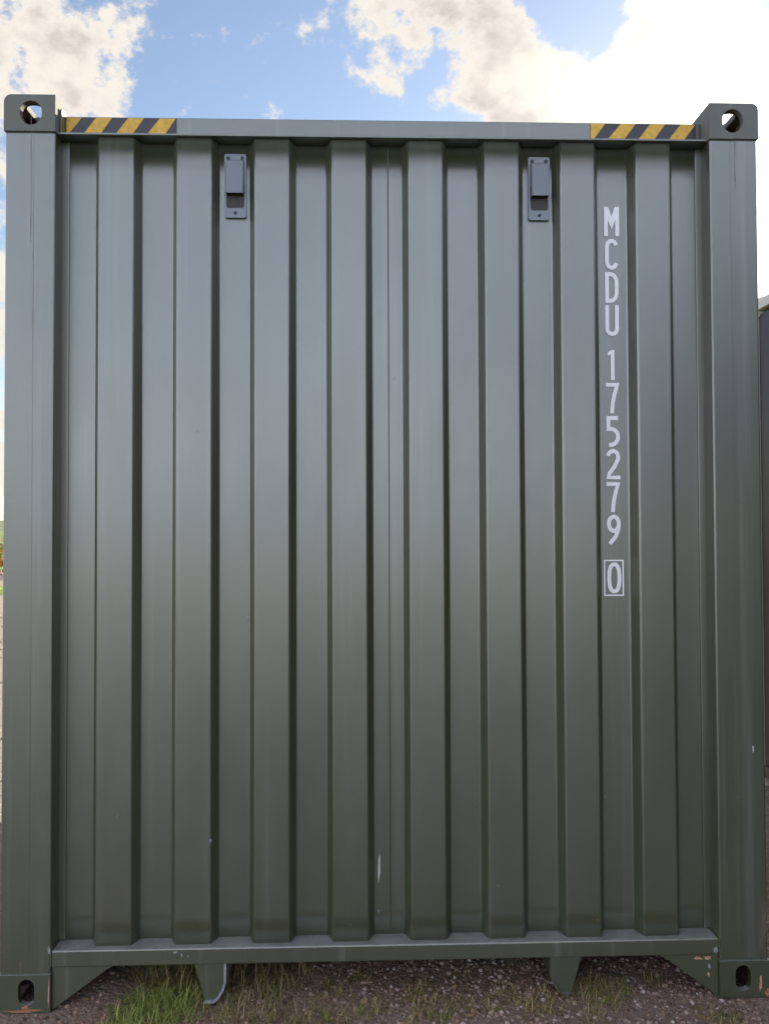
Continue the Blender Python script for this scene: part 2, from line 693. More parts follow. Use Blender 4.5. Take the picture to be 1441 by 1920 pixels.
for sx in (-1, 1):
    pl = part('tunnel_plate', lug(sx), M_FRAME, box_, 0.0015, 1)
    inn = sx * 0.521
    path = [(inn, 0.135), (inn + sx * 0.001, 0.075), (inn + sx * 0.008, 0.052), (inn + sx * 0.024, 0.026), (inn + sx * 0.034, 0.0185), (inn + sx * 0.064, 0.0175)]
    t = 0.007
    off = []
    for i, q in enumerate(path):
        a = Vector(path[max(0, i - 1)])
        b = Vector(path[min(len(path) - 1, i + 1)])
        d = (b - a).normalized()
        nrm = Vector((d.y, -d.x)) * (1 if sx > 0 else -1)
        off.append((q[0] + nrm.x * t * (1 if sx < 0 else 1), q[1] + nrm.y * t))
    m = MB()
    for i in range(len(path) - 1):
        quad = [path[i], path[i + 1], off[i + 1], off[i]]
        m.prism_xz(quad, 0.012 if sx < 0 else 0.016, 0.16)
    part('flange', m, M_BRIGHT if sx < 0 else M_FRAME, pl)  # left flange made paler to paint in its lit edge

# weld beads: where casting, post, rail and gusset meet
def bead(path, parent, r=0.0032):
    rb = random.Random(len(path) + int(path[0][2] * 1000))
    m = MB()
    bv = [(math.cos(R(60 * k)) * q, math.sin(R(60 * k)) * q, h) for h, q in ((-0.8, 0.5), (0.0, 1.0), (0.8, 0.5)) for k in range(6)]
    bf = [(6 * j + k, 6 * j + (k + 1) % 6, 6 * (j + 1) + (k + 1) % 6, 6 * (j + 1) + k) for j in range(2) for k in range(6)]
    for a, b in zip(path, path[1:]):
        a, b = Vector(a), Vector(b)
        d = (b - a).normalized()
        q = Vector((0, 0, 1)).rotation_difference(d).to_matrix()
        n = max(2, int((b - a).length / 0.0042))
        for k in range(n):
            c = a + (b - a) * ((k + rb.uniform(0.2, 0.8)) / n)
            s_ = r * rb.uniform(0.75, 1.2)
            m.add([c + q @ Vector((v[0] * s_, v[1] * s_, v[2] * s_ * 1.3)) for v in bv], bf)
    part('weld_bead', m, M_WELD, parent, smooth=True)


for sx in (-1, 1):
    bead([(sx * 1.212, 0.0055, 0.1195), (sx * 1.060, 0.0055, 0.1195)], box_, 0.0024)
    bead([(sx * 1.212, 0.0055, 2.7765), (sx * 1.060, 0.0055, 2.7765)], box_, 0.0020)
    bead([(sx * 1.0575, 0.0058, 0.1385), (sx * 1.0575, 0.0058, 0.186)], box_, 0.0030)
    bead([(sx * 1.052, 0.0140, 0.1350), (sx * 0.875, 0.0140, 0.1350)], box_, 0.0024)

# ---- corrugated end wall: two pressed sheets welded down the middle of the fifth hollow
PITCH, PF, PR, YF, YR = 0.2505, 0.113, 0.1015, 0.030, 0.072
XC = 0.003
wall_z0, wall_z1 = 0.150, 2.7762


def wall_sheet(xa, xb):
    e = [(xa, YR)]
    for k in range(8):
        c = XC + (k - 3.5) * PITCH
        for x, y in ((c - PF / 2 - 0.018, YR), (c - PF / 2, YF), (c + PF / 2, YF), (c + PF / 2 + 0.018, YR)):
            if xa < x < xb:
                e.append((x, y))
    e.append((xb, YR))
    pr = corrugate_profile(e, 0.0055)
    # extra columns so that the sheet can be a little uneven
    cols = []
    for (a, ya), (b, yb) in zip(pr, pr[1:]):
        cols.append((a, ya))
        if b - a > 0.02:
            q = 0.0015 / (b - a)
            for t in (q, 3 * q, 0.33, 0.67, 1 - 3 * q, 1 - q):
                cols.append((a + (b - a) * t, ya + (yb - ya) * t))
    cols.append(pr[-1])
    nz_ = 22
    m = MB()
    for j in range(nz_ + 1):
        z = wall_z0 + (wall_z1 - wall_z0) * j / nz_
        for x, y in cols:
            dy = 0.0010 * noise.noise((x * 4.5, z * 1.4, 5.5)) + 0.0004 * noise.noise((x * 14, z * 3, 2.5))
            dx = 0.0012 * noise.noise((math.floor(x * 8) * 3.1, z * 0.7, 9.0))
            m.v.append((x + (dx if xa + .01 < x < xb - .01 else 0), y + dy, z))
    n = len(cols)
    for j in range(nz_):
        for i in range(n - 1):
            m.f.append((j * n + i, j * n + i + 1, (j + 1) * n + i + 1, (j + 1) * n + i))
    return m


def sheet_obj(xa, xb):
    m = wall_sheet(xa, xb)
    me = bpy.data.meshes.new('wall_panel')
    me.from_pydata(m.v, [], m.f)
    me.materials.append(M_WALL)
    me.shade_smooth()
    o = link('wall_panel', me, box_)
    s = o.modifiers.new('thick', 'SOLIDIFY')
    s.thickness = 0.002
    s.offset = -1
    return o


panel_l = sheet_obj(-PI_ - 0.01, 0.0065)
panel_r = sheet_obj(0.0075, PI_ + 0.01)
part('weld_seam', MB().box(0.0050, 0.0086, 0.0685, 0.0725, 0.19, 2.776), M_WELD, panel_r, 0.001, 1)
for sx, pnl in ((-1, panel_l), (1, panel_r)):
    x0, x1 = sorted((sx * (PI_ + 0.005), sx * 1.036))
    part('lap_strip', MB().box(x0, x1, 0.0665, 0.0735, 0.19, 2.776), M_WALL, pnl, 0.002, 2)

# ---- warning tape on the header
def tape(x0, x1, stripes, parent):
    b = part('warning_tape', MB().box(x0, x1, 0.0645, 0.0659, 2.806, 2.8585), M_BLACK, parent)
    for (ta, tb, ba, bb) in stripes:
        # photographed between z 2.815 and 2.857, carried on to the tape's lower edge
        k = (ta - ba) / 0.0415
        lo = 2.807
        d = k * (2.8155 - lo)
        e = (tb - bb) / 0.0415 * (2.8155 - lo)
        q = [(max(x0 + .001, ba - d), lo), (max(x0 + .002, bb - e), lo), (tb, 2.857), (ta, 2.857)]
        m = MB().prism_xz(q, 0.0638, 0.0646)
        part('stripe', m, M_YELLOW, b)


tape(-1.0465, -0.688, [(-1.046, -0.996, -1.046, -1.028), (-0.950, -0.898, -0.981, -0.927), (-0.846, -0.794, -0.877, -0.823), (-0.743, -0.691, -0.775, -0.718)], header)
tape(0.684, 1.0405, [(0.685, 0.734, 0.685, 0.703), (0.786, 0.836, 0.751, 0.805), (0.886, 0.936, 0.853, 0.906), (0.988, 1.038, 0.956, 1.008)], header)

# ---- ventilators
def vent(cx, parent):
    zc = 2.635
    w, h = 0.072, 0.212
    y0 = 0.0705
    def rr(x0, x1, z0, z1, r, n=5):
        pts = []
        for (px, pz, a0) in ((x1 - r, z1 - r, 0), (x0 + r, z1 - r, 90), (x0 + r, z0 + r, 180), (x1 - r, z0 + r, 270)):
            for k in range(n + 1):
                a = R(a0 + 90 * k / n)
                pts.append((px + r * math.cos(a), pz + r * math.sin(a)))
        return pts
    m = MB().prism_xz(rr(cx - w / 2, cx + w / 2, zc - h / 2, zc + h / 2, 0.008), y0 - 0.008, y0 + 0.003)
    base = part('ventilator', m, M_VENT, parent, 0.002, 2)
    # hood: sloping box, open below
    hx = 0.0285
    z1, z0 = 2.714, 2.602
    yb, yf, yt = y0 - 0.008, y0 - 0.030, y0 - 0.022
    m = MB()
    th = 0.003
    m.add([(cx - hx, yt, z1), (cx + hx, yt, z1), (cx + hx, yf, z0), (cx - hx, yf, z0),
           (cx - hx, yt + th, z1 - th), (cx + hx, yt + th, z1 - th), (cx + hx, yf + th, z0), (cx - hx, yf + th, z0)],
          [(0, 1, 2, 3), (4, 7, 6, 5), (0, 4, 5, 1), (3, 2, 6, 7), (0, 3, 7, 4), (1, 5, 6, 2)])
    for s in (-1, 1):
        a, b = cx + s * (hx - th), cx + s * hx
        m.add([(a, yt + th, z1 - th), (b, yt, z1), (b, yf, z0), (a, yf + th, z0), (a, yb + .0005, z1), (b, yb + .0005, z1), (b, yb + .0005, z0), (a, yb + .0005, z0)],
              [(0, 1, 2, 3), (4, 7, 6, 5), (0, 4, 5, 1), (1, 5, 6, 2), (2, 6, 7, 3), (3, 7, 4, 0)])
    m.add([(cx - hx, yt, z1), (cx + hx, yt, z1), (cx + hx, yb + .0005, z1 + 0.004), (cx - hx, yb + .0005, z1 + 0.004)], [(0, 1, 2, 3)])
    part('hood', m, M_VENT, base, 0.0012, 1)
    # the mouth under the hood: a dark plate paints in the hollow's shade
    q = [(cx - 0.030, 2.640), (cx + 0.030, 2.640), (cx + 0.0295, 2.568), (cx + 0.025, 2.562), (cx - 0.025, 2.562), (cx - 0.0295, 2.568)]
    part('vent_mouth', MB().prism_xz(q, y0 - 0.0092, y0 - 0.0078), M_VENT_SHADE, base)
    for (rx, rz) in ((-0.023, 2.727), (0.023, 2.727), (0.0, 2.545)):
        pts = [(cx + rx + 0.0054 * math.cos(R(30 * k)), rz + 0.0054 * math.sin(R(30 * k))) for k in range(12)]
        part('rivet', MB().prism_xz(pts, y0 - 0.0105, y0 - 0.0075), M_RIVET, base, 0.001, 1)


vent(-0.4955, panel_l)
vent(0.5095, panel_r)


# ---- lettering
def ell(cx, cz, rx, rz, a0, a1, n=14):
    return [(cx + rx * math.cos(R(a0 + (a1 - a0) * k / n)), cz + rz * math.sin(R(a0 + (a1 - a0) * k / n))) for k in range(n + 1)]


def stroke(mb, pts, w, closed=False, y=0.0, lim=1.9):
    n = len(pts)
    P = [Vector(p) for p in pts]
    Lp, Rp = [], []
    for i in range(n):
        a = P[i - 1] if (i > 0 or closed) else None
        b = P[(i + 1) % n] if (i < n - 1 or closed) else None
        d0 = (P[i] - a).normalized() if a is not None else None
        d1 = (b - P[i]).normalized() if b is not None else None
        d0 = d0 or d1
        d1 = d1 or d0
        n0, n1 = Vector((-d0.y, d0.x)), Vector((-d1.y, d1.x))
        mn = (n0 + n1).normalized()
        s = min(lim, 1 / max(0.2, mn.dot(n0)))
        Lp.append(P[i] + mn * w / 2 * s)
        Rp.append(P[i] - mn * w / 2 * s)
    vs = [(p.x, y, p.y) for p in Lp] + [(p.x, y, p.y) for p in Rp]
    m = n if closed else n - 1
    mb.add(vs, [(i, (i + 1) % n, (i + 1) % n + n, i + n) for i in range(m)])


def poly(mb, pts, y=0.0):
    mb.add([(x, y, z) for x, z in pts], [tuple(range(len(pts)))])


S = 13.0
def glyph(ch):
    m = MB()
    if ch == 'M':
        poly(m, [(-2.5, 0), (-2.5, 100), (12, 100), (23, 67), (34, 100), (48.5, 100), (48.5, 0), (35.5, 0), (35.5, 55), (23, 23), (10.5, 55), (10.5, 0)])
    elif ch == 'C':
        stroke(m, ell(23.5, 73, 16, 20.5, 18, 180) + ell(23.5, 27, 16, 20.5, 180, 345), S)
    elif ch == 'D':
        stroke(m, [(7, 6.5), (7, 93.5)] + ell(18, 66, 21, 27.5, 90, 0) + ell(18, 34, 21, 27.5, 0, -90), S, True)
    elif ch == 'U':
        stroke(m, [(6.5, 100), (6.5, 26)] + ell(23, 23, 16.5, 16.5, 180, 360) + [(39.5, 26), (39.5, 100)], S)
    elif ch == '1':
        poly(m, [(17, 0), (30, 0), (30, 100), (19, 100), (7, 92), (7, 81), (17, 86)])
    elif ch == '7':
        stroke(m, [(0, 93.5), (38, 93.5), (29, 62), (23, 34), (20, 0)], S, lim=1.5)
    elif ch == '5':
        stroke(m, [(40, 93.5), (7.5, 93.5), (7.5, 58)] + ell(15, 32.5, 24.5, 26, 84, -104), S)
    elif ch == '2':
        stroke(m, ell(22.5, 73, 17, 20.5, 168, -22) + [(27, 42), (10, 20), (6, 6.5), (46, 6.5)], S, lim=1.3)
    elif ch == '9':
        stroke(m, ell(23, 70, 16.5, 23.5, 0, 360, 28)[:-1], S, True)
        stroke(m, [(39.4, 68), (37, 50), (29, 28), (9, 4)], S, y=-0.25)
    elif ch == '0':
        pts = []
        for k in range(36):
            a = 2 * math.pi * k / 36
            c, s = math.cos(a), math.sin(a)
            pts.append((23 + 17 * math.copysign(abs(c) ** 0.75, c), 50 + 44 * math.copysign(abs(s) ** 0.85, s)))
        stroke(m, pts, S, True)
    m.v = [((x - 23) * 0.001, y * 0.001, z * 0.001) for x, y, z in m.v]
    return m


TX, TY = 0.7525, 0.0700
for ch, z0, z1 in (('M', 2.480, 2.579), ('C', 2.367, 2.471), ('D', 2.256, 2.359), ('U', 2.145, 2.248), ('1', 1.997, 2.097), ('7', 1.886, 1.988),
                   ('5', 1.774, 1.877), ('2', 1.666, 1.767), ('7', 1.557, 1.657), ('9', 1.448, 1.549), ('0', 1.289, 1.390)):
    mb = glyph(ch)
    o = part('letter' if ch.isalpha() else 'digit', mb, M_WHITE, panel_r)
    o.location = (TX - 0.0015 * (1 - (z0 - 1.3) / 1.2) + (0.001 if ch == 'M' else 0), TY, z0)
    o.scale = (1, 1, (z1 - z0) / 0.1)
m = MB()
stroke(m, [(0.7185, 1.282), (0.7805, 1.282), (0.7805, 1.397), (0.7185, 1.397)], 0.0048, True, TY)
part('check_digit_box', m, M_WHITE, panel_r)

# ---- scratches, chips and rust
def blot(cx, cz, rx, rz, y, mat, parent, name, n=14, rough=0.35, seed=0):
    rnd = random.Random(seed)
    pts = []
    for k in range(n):
        a = 2 * math.pi * k / n
        q = 1 + rnd.uniform(-rough, rough)
        pts.append((cx + rx * q * math.cos(a), cz + rz * q * math.sin(a)))
    part(name, MB().prism_xz(pts, y - 0.0006, y + 0.0008), mat, parent)


mm = MB()
ctr = [(-0.0275, 0.447, 0.0008), (-0.0290, 0.430, 0.0035), (-0.0300, 0.405, 0.0050), (-0.0303, 0.385, 0.0050), (-0.0318, 0.372, 0.0034), (-0.0318, 0.362, 0.0016), (-0.0325, 0.352, 0.0010)]
vs = [(x - w * 0.8, 0.0700, z) for x, z, w in ctr] + [(x + w * 0.8, 0.0700, z) for x, z, w in ctr]
n = len(ctr)
mm.add(vs, [(i, i + n, i + n + 1, i + 1) for i in range(n - 1)])
part('scratch', mm, M_SCRATCH, panel_l)
blot(1.176, 0.79, 0.0022, 0.013, 0.0048, M_SCRATCH, box_, 'scratch', seed=4)
blot(-0.0315, 0.262, 0.003, 0.004, 0.0700, M_BRIGHT, panel_l, 'paint_chip', seed=5)
blot(-0.568, 0.514, 0.004, 0.006, 0.0290, M_BRIGHT, panel_l, 'paint_chip', seed=6)
blot(0.9905, 0.1215, 0.0150, 0.0058, 0.0138, M_RUSTPINK, box_, 'rust_patch', seed=7, rough=0.5)
blot(1.0225, 0.1225, 0.0105, 0.0068, 0.0138, M_RUSTPINK, box_, 'rust_patch', seed=8, rough=0.5)
blot(1.0270, 0.0960, 0.0045, 0.0080, 0.0138, M_BRIGHT, box_, 'rust_patch', seed=9, rough=0.5)
blot(1.0250, 0.0700, 0.0045, 0.0055, 0.0138, M_RUSTPINK, box_, 'rust_patch', seed=10, rough=0.5)
blot(1.187, 0.045, 0.004, 0.026, -0.0002, M_RUSTPINK, box_, 'rust_patch', seed=11, rough=0.5)
blot(1.212, 0.020, 0.010, 0.016, -0.0002, M_RUST, box_, 'rust_patch', seed=12, rough=0.5)
blot(-1.062, 0.055, 0.0022, 0.045, -0.0002, M_RUSTPINK, box_, 'rust_patch', seed=13, rough=0.6)
blot(-1.135, 0.0075, 0.055, 0.004, -0.0002, M_RUST, box_, 'rust_patch', seed=14, rough=0.6)
blot(-1.132, 0.0185, 0.010, 0.006, -0.0002, M_RUST, box_, 'rust_patch', seed=15, rough=0.5)
blot(-1.063, 0.190, 0.005, 0.012, 0.0046, M_BRIGHT, box_, 'paint_chip', seed=16, rough=0.5)
blot(-0.672, 0.176, 0.006, 0.003, 0.0056, M_BRIGHT, sill, 'paint_chip', seed=17)
blot(-0.652, 0.168, 0.003, 0.006, 0.0056, M_BRIGHT, sill, 'paint_chip', seed=18)
blot(-0.632, 0.163, 0.003, 0.003, 0.0056, M_BRIGHT, sill, 'paint_chip', seed=19)
blot(1.045, 0.150, 0.006, 0.010, 0.0046, M_BRIGHT, sill, 'paint_chip', seed=20)

M_STAIN = paint('rust_stain', (0.075, 0.058, 0.034), rough=0.45, ior=2.3, rust=0.6, streak=0.4, wob=0.05)
blot(-1.134, 2.62, 0.0026, 0.145, 0.0048, M_STAIN, box_, 'rust_run', n=40, seed=30, rough=0.5)
blot(-1.126, 2.30, 0.0014, 0.20, 0.0048, M_STAIN, box_, 'rust_run', n=40, seed=31, rough=0.6)
blot(1.142, 2.70, 0.0022, 0.07, 0.0048, M_STAIN, box_, 'rust_run', n=40, seed=32, rough=0.5)
blot(1.201, 0.215, 0.010, 0.075, 0.0048, M_STAIN, box_, 'rust_run', n=40, seed=33, rough=0.6)
blot(-1.150, 0.145, 0.003, 0.022, 0.0048, M_STAIN, box_, 'rust_run', n=30, seed=34, rough=0.5)
rc = random.Random(77)
for k in range(22):     # small chips knocked out of the paint, more of them low down
    c = XC + (rc.randrange(8) - 3.5) * PITCH
    f = rc.random() < 0.5
    cx = c + rc.uniform(-0.045, 0.045) + (0 if f else PITCH / 2)
    if abs(cx) > 0.98:
        continue
    cz = 0.24 + 1.9 * rc.random() ** 2.2
    blot(cx, cz, rc.uniform(0.0008, 0.0022), rc.uniform(0.001, 0.004), 0.0283 if f else 0.0701, M_BRIGHT if rc.random() < 0.7 else M_RUST, panel_l if cx < 0 else panel_r, 'paint_chip', n=9, seed=100 + k, rough=0.5)

# ---- the rest of the box: sides, rails, roof, floor, doors
for sx in (-1, 1):
    e = []
    y, k = 0.0955, 0
    e.append((y, 0.012))
    y += 0.05
    while y < LEN - 0.45:
        e += [(y, 0.012), (y + 0.068, 0.048), (y + 0.138, 0.048), (y + 0.206, 0.012)]
        y += 0.278
    e.append((LEN - 0.0955, 0.012))
    pr = corrugate_profile(e, 0.006)
    m = MB()
    n = len(pr)
    for z in (0.16, 2.80):
        m.v += [(sx * (HW - d), yy, z) for yy, d in pr]
    m.f += [(i, i + 1, i + 1 + n, i + n) for i in range(n - 1)]
    o = part('side_wall', m, M_BACK, box_, smooth=True)
    x0, x1 = sorted((sx * (HW - 0.003), sx * (HW - 0.075)))
    part('side_rail', MB().box(x0, x1, 0.1785, LEN - 0.1785, 2.801, 2.875), M_BACK, box_, 0.004, 2)
    part('side_rail', MB().box(x0, x1, 0.1785, LEN - 0.1785, 0.03, 0.159), M_BACK, box_, 0.004, 2)
m = MB()
pr = []
y = 0.127
while y < LEN - 0.4:
    pr += [(y, 2.872), (y + 0.05, 2.872), (y + 0.075, 2.884), (y + 0.18, 2.884)]
    y += 0.205
pr.append((LEN - 0.13, 2.872))
n = len(pr)
for x in (-1.143, 1.143):
    m.v += [(x, yy, zz) for yy, zz in pr]
m.f += [(i, i + 1, i + 1 + n, i + n) for i in range(n - 1)]
part('roof', m, M_BACK, box_)
part('floor', MB().box(-1.14, 1.14, 0.112, LEN - 0.12, 0.160, 0.186), M_FLOOR, box_)
for k in range(8):
    y = 0.35 + k * 0.31
    part('cross_member', MB().box(-1.14, 1.14, y, y + 0.045, 0.045, 0.1595), M_BACK, box_)
for sx in (-1, 1):
    x0, x1 = sorted((sx * 0.004, sx * (PI_ - 0.003)))
    dr = part('rear_door', MB().box(x0, x1, LEN - 0.07, LEN - 0.03, 0.15, 2.77), M_BACK, box_, 0.004, 2)
    for q in (0.28, 0.78):
        part('lock_rod', MB().box(sx * q - 0.017, sx * q + 0.017, LEN - 0.029, LEN - 0.002, 0.13, 2.80), M_BRIGHT, dr, 0.008, 3)
part('rear_sill', MB().box(-PI_ + .001, PI_ - .001, LEN - 0.11, LEN - 0.006, 0.04, 0.148), M_BACK, box_, 0.004)
part('rear_header', MB().box(-PI_ + .001, PI_ - .001, LEN - 0.11, LEN - 0.008, 2.775, 2.87), M_BACK, box_, 0.004)

# ------------------------------------------------------------------ neighbouring container
nb = bpy.data.objects.new('storage_container', None)
COL.objects.link(nb)
NLEN = 6.058
NX, NY = 2.25 + 1.219, 2.165
nb.location = (NX, NY - 6.058, -0.03)
tag(nb, 'navy storage container with cream frame, partly seen right of the green container', 'container')
castings(nb, M_CREAM, NLEN)
for sx in (-1, 1):
    x0, x1 = sorted((sx * (HW - 0.004), sx * 1.06))
    for y0, y1 in ((0.004, 0.166), (NLEN - 0.166, NLEN - 0.004)):
        part('corner_post', MB().box(x0, x1, y0, y1, 0.118, 2.778), M_CREAM, nb, 0.006, 2)
    e = [(0.166, 0.014)]
    y = 0.20
    while y < NLEN - 0.45:
        e += [(y, 0.014), (y + 0.068, 0.050), (y + 0.138, 0.050), (y + 0.206, 0.014)]
        y += 0.278
    e += [(NLEN - 0.166, 0.014)]
    pr = corrugate_profile(e, 0.006)
    m = MB()
    n = len(pr)
    for z in (0.10, 2.79):
        m.v += [(sx * (HW - d), yy, z) for yy, d in pr]
    m.f += [(i, i + 1, i + 1 + n, i + n) for i in range(n - 1)]
    part('side_wall', m, M_NAVY, nb, smooth=True)
    x0, x1 = sorted((sx * (HW + 0.002), sx * (HW - 0.075)))
    part('side_rail', MB().box(x0, x1, 0.1785, NLEN - 0.1785, 2.815, 2.875), M_CREAM, nb, 0.004, 2)
    part('side_rail', MB().box(x0, x1, 0.1785, NLEN - 0.1785, 0.085, 0.150), M_NAVY, nb, 0.004, 2)
part('roof', MB().box(-1.14, 1.14, 0.13, NLEN - 0.13, 2.86, 2.872), M_NAVY, nb)
part('floor', MB().box(-1.14, 1.14, 0.13, NLEN - 0.13, 0.14, 0.17), M_FLOOR, nb)
for y0, y1 in ((0.03, 0.07), (NLEN - 0.07, NLEN - 0.03)):
    part('end_wall', MB().box(-1.059, 1.059, y0, y1, 0.13, 2.80), M_NAVY, nb, 0.004)

# ------------------------------------------------------------------ stones
def icos():
    bm = bmesh.new()
    bmesh.ops.create_icosphere(bm, subdivisions=1, radius=1)
    vs = [tuple(v.co) for v in bm.verts]
    fs = [tuple(v.index for v in f.verts) for f in bm.faces]
    bm.free()
    return vs, fs


IV, IF = icos()


def stones(n, x0, x1, y0, y1, lo, hi, dens=None, pw=3.0):
    m = MB()
    k = 0
    while k < n:
        x, y = random.uniform(x0, x1), random.uniform(y0, y1)
        if dens and random.random() > dens(x, y):
            continue
        k += 1
        r = lo + (hi - lo) * random.random() ** pw
        sx, sy, sz = (random.uniform(0.7, 1.3) for _ in range(3))
        rot = Matrix.Rotation(random.uniform(0, 6.28), 3, 'Z') @ Matrix.Rotation(random.uniform(-.5, .5), 3, 'X')
        c = Vector((x, y, gz(x, y) + r * 0.25))
        m.add([c + rot @ Vector((v[0] * r * sx * random.uniform(.82, 1.15), v[1] * r * sy * random.uniform(.82, 1.15), v[2] * r * sz * 0.75)) for v in IV], IF)
    return m


def free(x, y):     # not inside castings
    return not (abs(abs(x) - 1.138) < 0.092 and -0.008 < y < 0.19)


def stone_density(x, y):
    if not free(x, y):
        return 0
    d = 0.55 + 0.45 * noise.noise((x * 2.2, y * 2.2, 4.4))
    if x > 0.1:
        d += 0.35
    if x < -0.62:
        d *= 0.16
    if y > 0.12:
        d *= 0.8
    return max(0.04, d)


M_STONE = island_mat('loose_stone', [(0.0, (0.16, 0.108, 0.076)), (0.45, (0.31, 0.225, 0.172)), (0.85, (0.43, 0.335, 0.28)), (1.0, (0.56, 0.48, 0.43))], 0.9, 0.2)
M_CRUMB = island_mat('soil_crumb', [(0.0, (0.10, 0.058, 0.038)), (0.5, (0.22, 0.138, 0.093)), (1.0, (0.36, 0.245, 0.175))], 0.95, 0.1)
o = link('soil_crumbs', stones(16000, -1.9, 1.9, -0.75, 0.5, 0.0012, 0.008, lambda x, y: free(x, y), 2.5).mesh('soil_crumbs', M_CRUMB))
tag(o, 'crumbs of dark brown soil at the foot of the green container', kind='stuff')
o = link('gravel', stones(14000, -1.9, 1.9, -0.75, 0.5, 0.0012, 0.0085, stone_density, 4.0).mesh('gravel', M_STONE))
tag(o, 'small pale stones strewn over the brown earth', kind='stuff')
o = link('gravel', stones(4500, -7, -1.3, -1.0, 14, 0.006, 0.035, None).mesh('gravel_yard', M_STONE))
tag(o, 'loose stones on the sunlit yard left of the green container', kind='stuff')

# ------------------------------------------------------------------ grass
def blade(m, x, y, length, width, az, lean, curl, z=None):
    base = Vector((x, y, (gz(x, y) if z is None else z) - 0.003))
    d = Vector((math.cos(az), math.sin(az), 0))
    side = Vector((-d.y, d.x, 0))
    p, ang = base, lean
    seg = 4
    vs = []
    for k in range(seg + 1):
        t = k / seg
        w = width * (1 - t ** 1.6) * 0.5
        if k < seg:
            vs += [p - side * w, p + side * w]
        else:
            vs.append(p)
        p = p + (d * math.sin(ang) + Vector((0, 0, 1)) * math.cos(ang)) * (length / seg)
        ang += curl / seg
    fs = [(2 * k, 2 * k + 1, 2 * k + 3, 2 * k + 2) for k in range(seg - 1)] + [(2 * seg - 2, 2 * seg - 1, 2 * seg)]
    m.add(vs, fs)


def tuft(m, cx, cy, rx, ry, n, l0, l1, w0=0.002, w1=0.0045, lean=0.5, up=0.0):
    for _ in range(n):
        a, q = random.uniform(0, 6.283), math.sqrt(random.random())
        x, y = cx + rx * q * math.cos(a), cy + ry * q * math.sin(a)
        if not free(x, y):
            continue
        blade(m, x, y, random.uniform(l0, l1), random.uniform(w0, w1), random.uniform(0, 6.283), random.uniform(0.05, lean), random.uniform(0.4, 2.4))


M_LUSH = island_mat('green_grass', [(0.0, (0.13, 0.17, 0.04)), (0.4, (0.28, 0.34, 0.075)), (0.75, (0.42, 0.46, 0.12)), (1.0, (0.55, 0.45, 0.2))], 0.5, 0.4, 0.35)
M_MIXED = island_mat('mixed_grass', [(0.0, (0.13, 0.16, 0.045)), (0.4, (0.28, 0.27, 0.08)), (0.7, (0.40, 0.30, 0.13)), (1.0, (0.52, 0.40, 0.22))], 0.6, 0.3, 0.3)
M_STRAW = island_mat('dry_grass', [(0.0, (0.16, 0.10, 0.05)), (0.5, (0.33, 0.23, 0.11)), (1.0, (0.50, 0.39, 0.22))], 0.7, 0.3, 0.2)

m = MB()
tuft(m, -0.74, -0.005, 0.125, 0.11, 560, 0.03, 0.08, 0.002, 0.0055, 1.2)
tuft(m, -0.70, 0.06, 0.12, 0.06, 160, 0.05, 0.10, 0.002, 0.005, 0.9)
tuft(m, -0.82, -0.06, 0.06, 0.05, 90, 0.02, 0.05, 0.002, 0.005, 1.3)
tuft(m, -0.64, -0.02, 0.07, 0.08, 120, 0.025, 0.06, 0.002, 0.005, 1.3)
o = link('grass_clump', m.mesh('grass_clump', M_LUSH))
tag(o, 'bright green grass clump on bare earth beside the left gusset plate', 'grass')
m = MB()
tuft(m, -0.74, 0.15, 0.10, 0.05, 190, 0.07, 0.15, 0.0016, 0.0035, 0.7)
tuft(m, -0.62, 0.20, 0.10, 0.05, 150, 0.06, 0.13, 0.0016, 0.0035, 0.9)
o = link('grass_clump', m.mesh('grass_clump_tall', M_MIXED))
tag(o, 'taller yellowish grass clump rising under the bottom rail by left tunnel plate', 'grass')
m = MB()
tuft(m, -0.44, -0.02, 0.12, 0.10, 210, 0.03, 0.09, 0.0014, 0.003, 0.9)
tuft(m, -0.40, 0.15, 0.16, 0.08, 220, 0.04, 0.12, 0.0014, 0.003, 1.0)
tuft(m, -0.25, -0.03, 0.10, 0.08, 90, 0.03, 0.08, 0.0014, 0.003, 1.0)
tuft(m, -0.07, -0.04, 0.05, 0.04, 60, 0.02, 0.05)
tuft(m, 0.13, -0.04, 0.07, 0.06, 110, 0.02, 0.06)
tuft(m, 0.22, -0.02, 0.05, 0.04, 50, 0.02, 0.05)
tuft(m, 0.48, -0.02, 0.06, 0.07, 60, 0.02, 0.06)
tuft(m, 0.66, 0.02, 0.09, 0.10, 190, 0.03, 0.085, 0.0014, 0.0032, 0.9)
tuft(m, 0.74, 0.06, 0.06, 0.06, 80, 0.03, 0.07, 0.0014, 0.003, 1.0)
tuft(m, 1.02, -0.10, 0.06, 0.03, 60, 0.02, 0.05)
for k in range(46):
    tuft(m, random.uniform(-0.55, 1.0), random.uniform(-0.16, 0.14), random.uniform(0.015, 0.05), random.uniform(0.015, 0.04), random.randint(14, 40), 0.015, 0.055, 0.0014, 0.0036, 1.3)
for _ in range(1600):
    x, y = random.uniform(-1.6, 1.6), random.uniform(-0.7, 0.35)
    if free(x, y) and noise.noise((x * 3, y * 3, 6.6)) > -0.1 and not (x < -0.85 and y > -.1):
        blade(m, x, y, random.uniform(0.012, 0.05), random.uniform(0.0014, 0.003), random.uniform(0, 6.28), random.uniform(0.3, 1.2), random.uniform(0, 1.2))
o = link('grass', m.mesh('grass', M_MIXED))
tag(o, 'thin yellow green grass scattered along the container foot', kind='stuff')
m = MB()
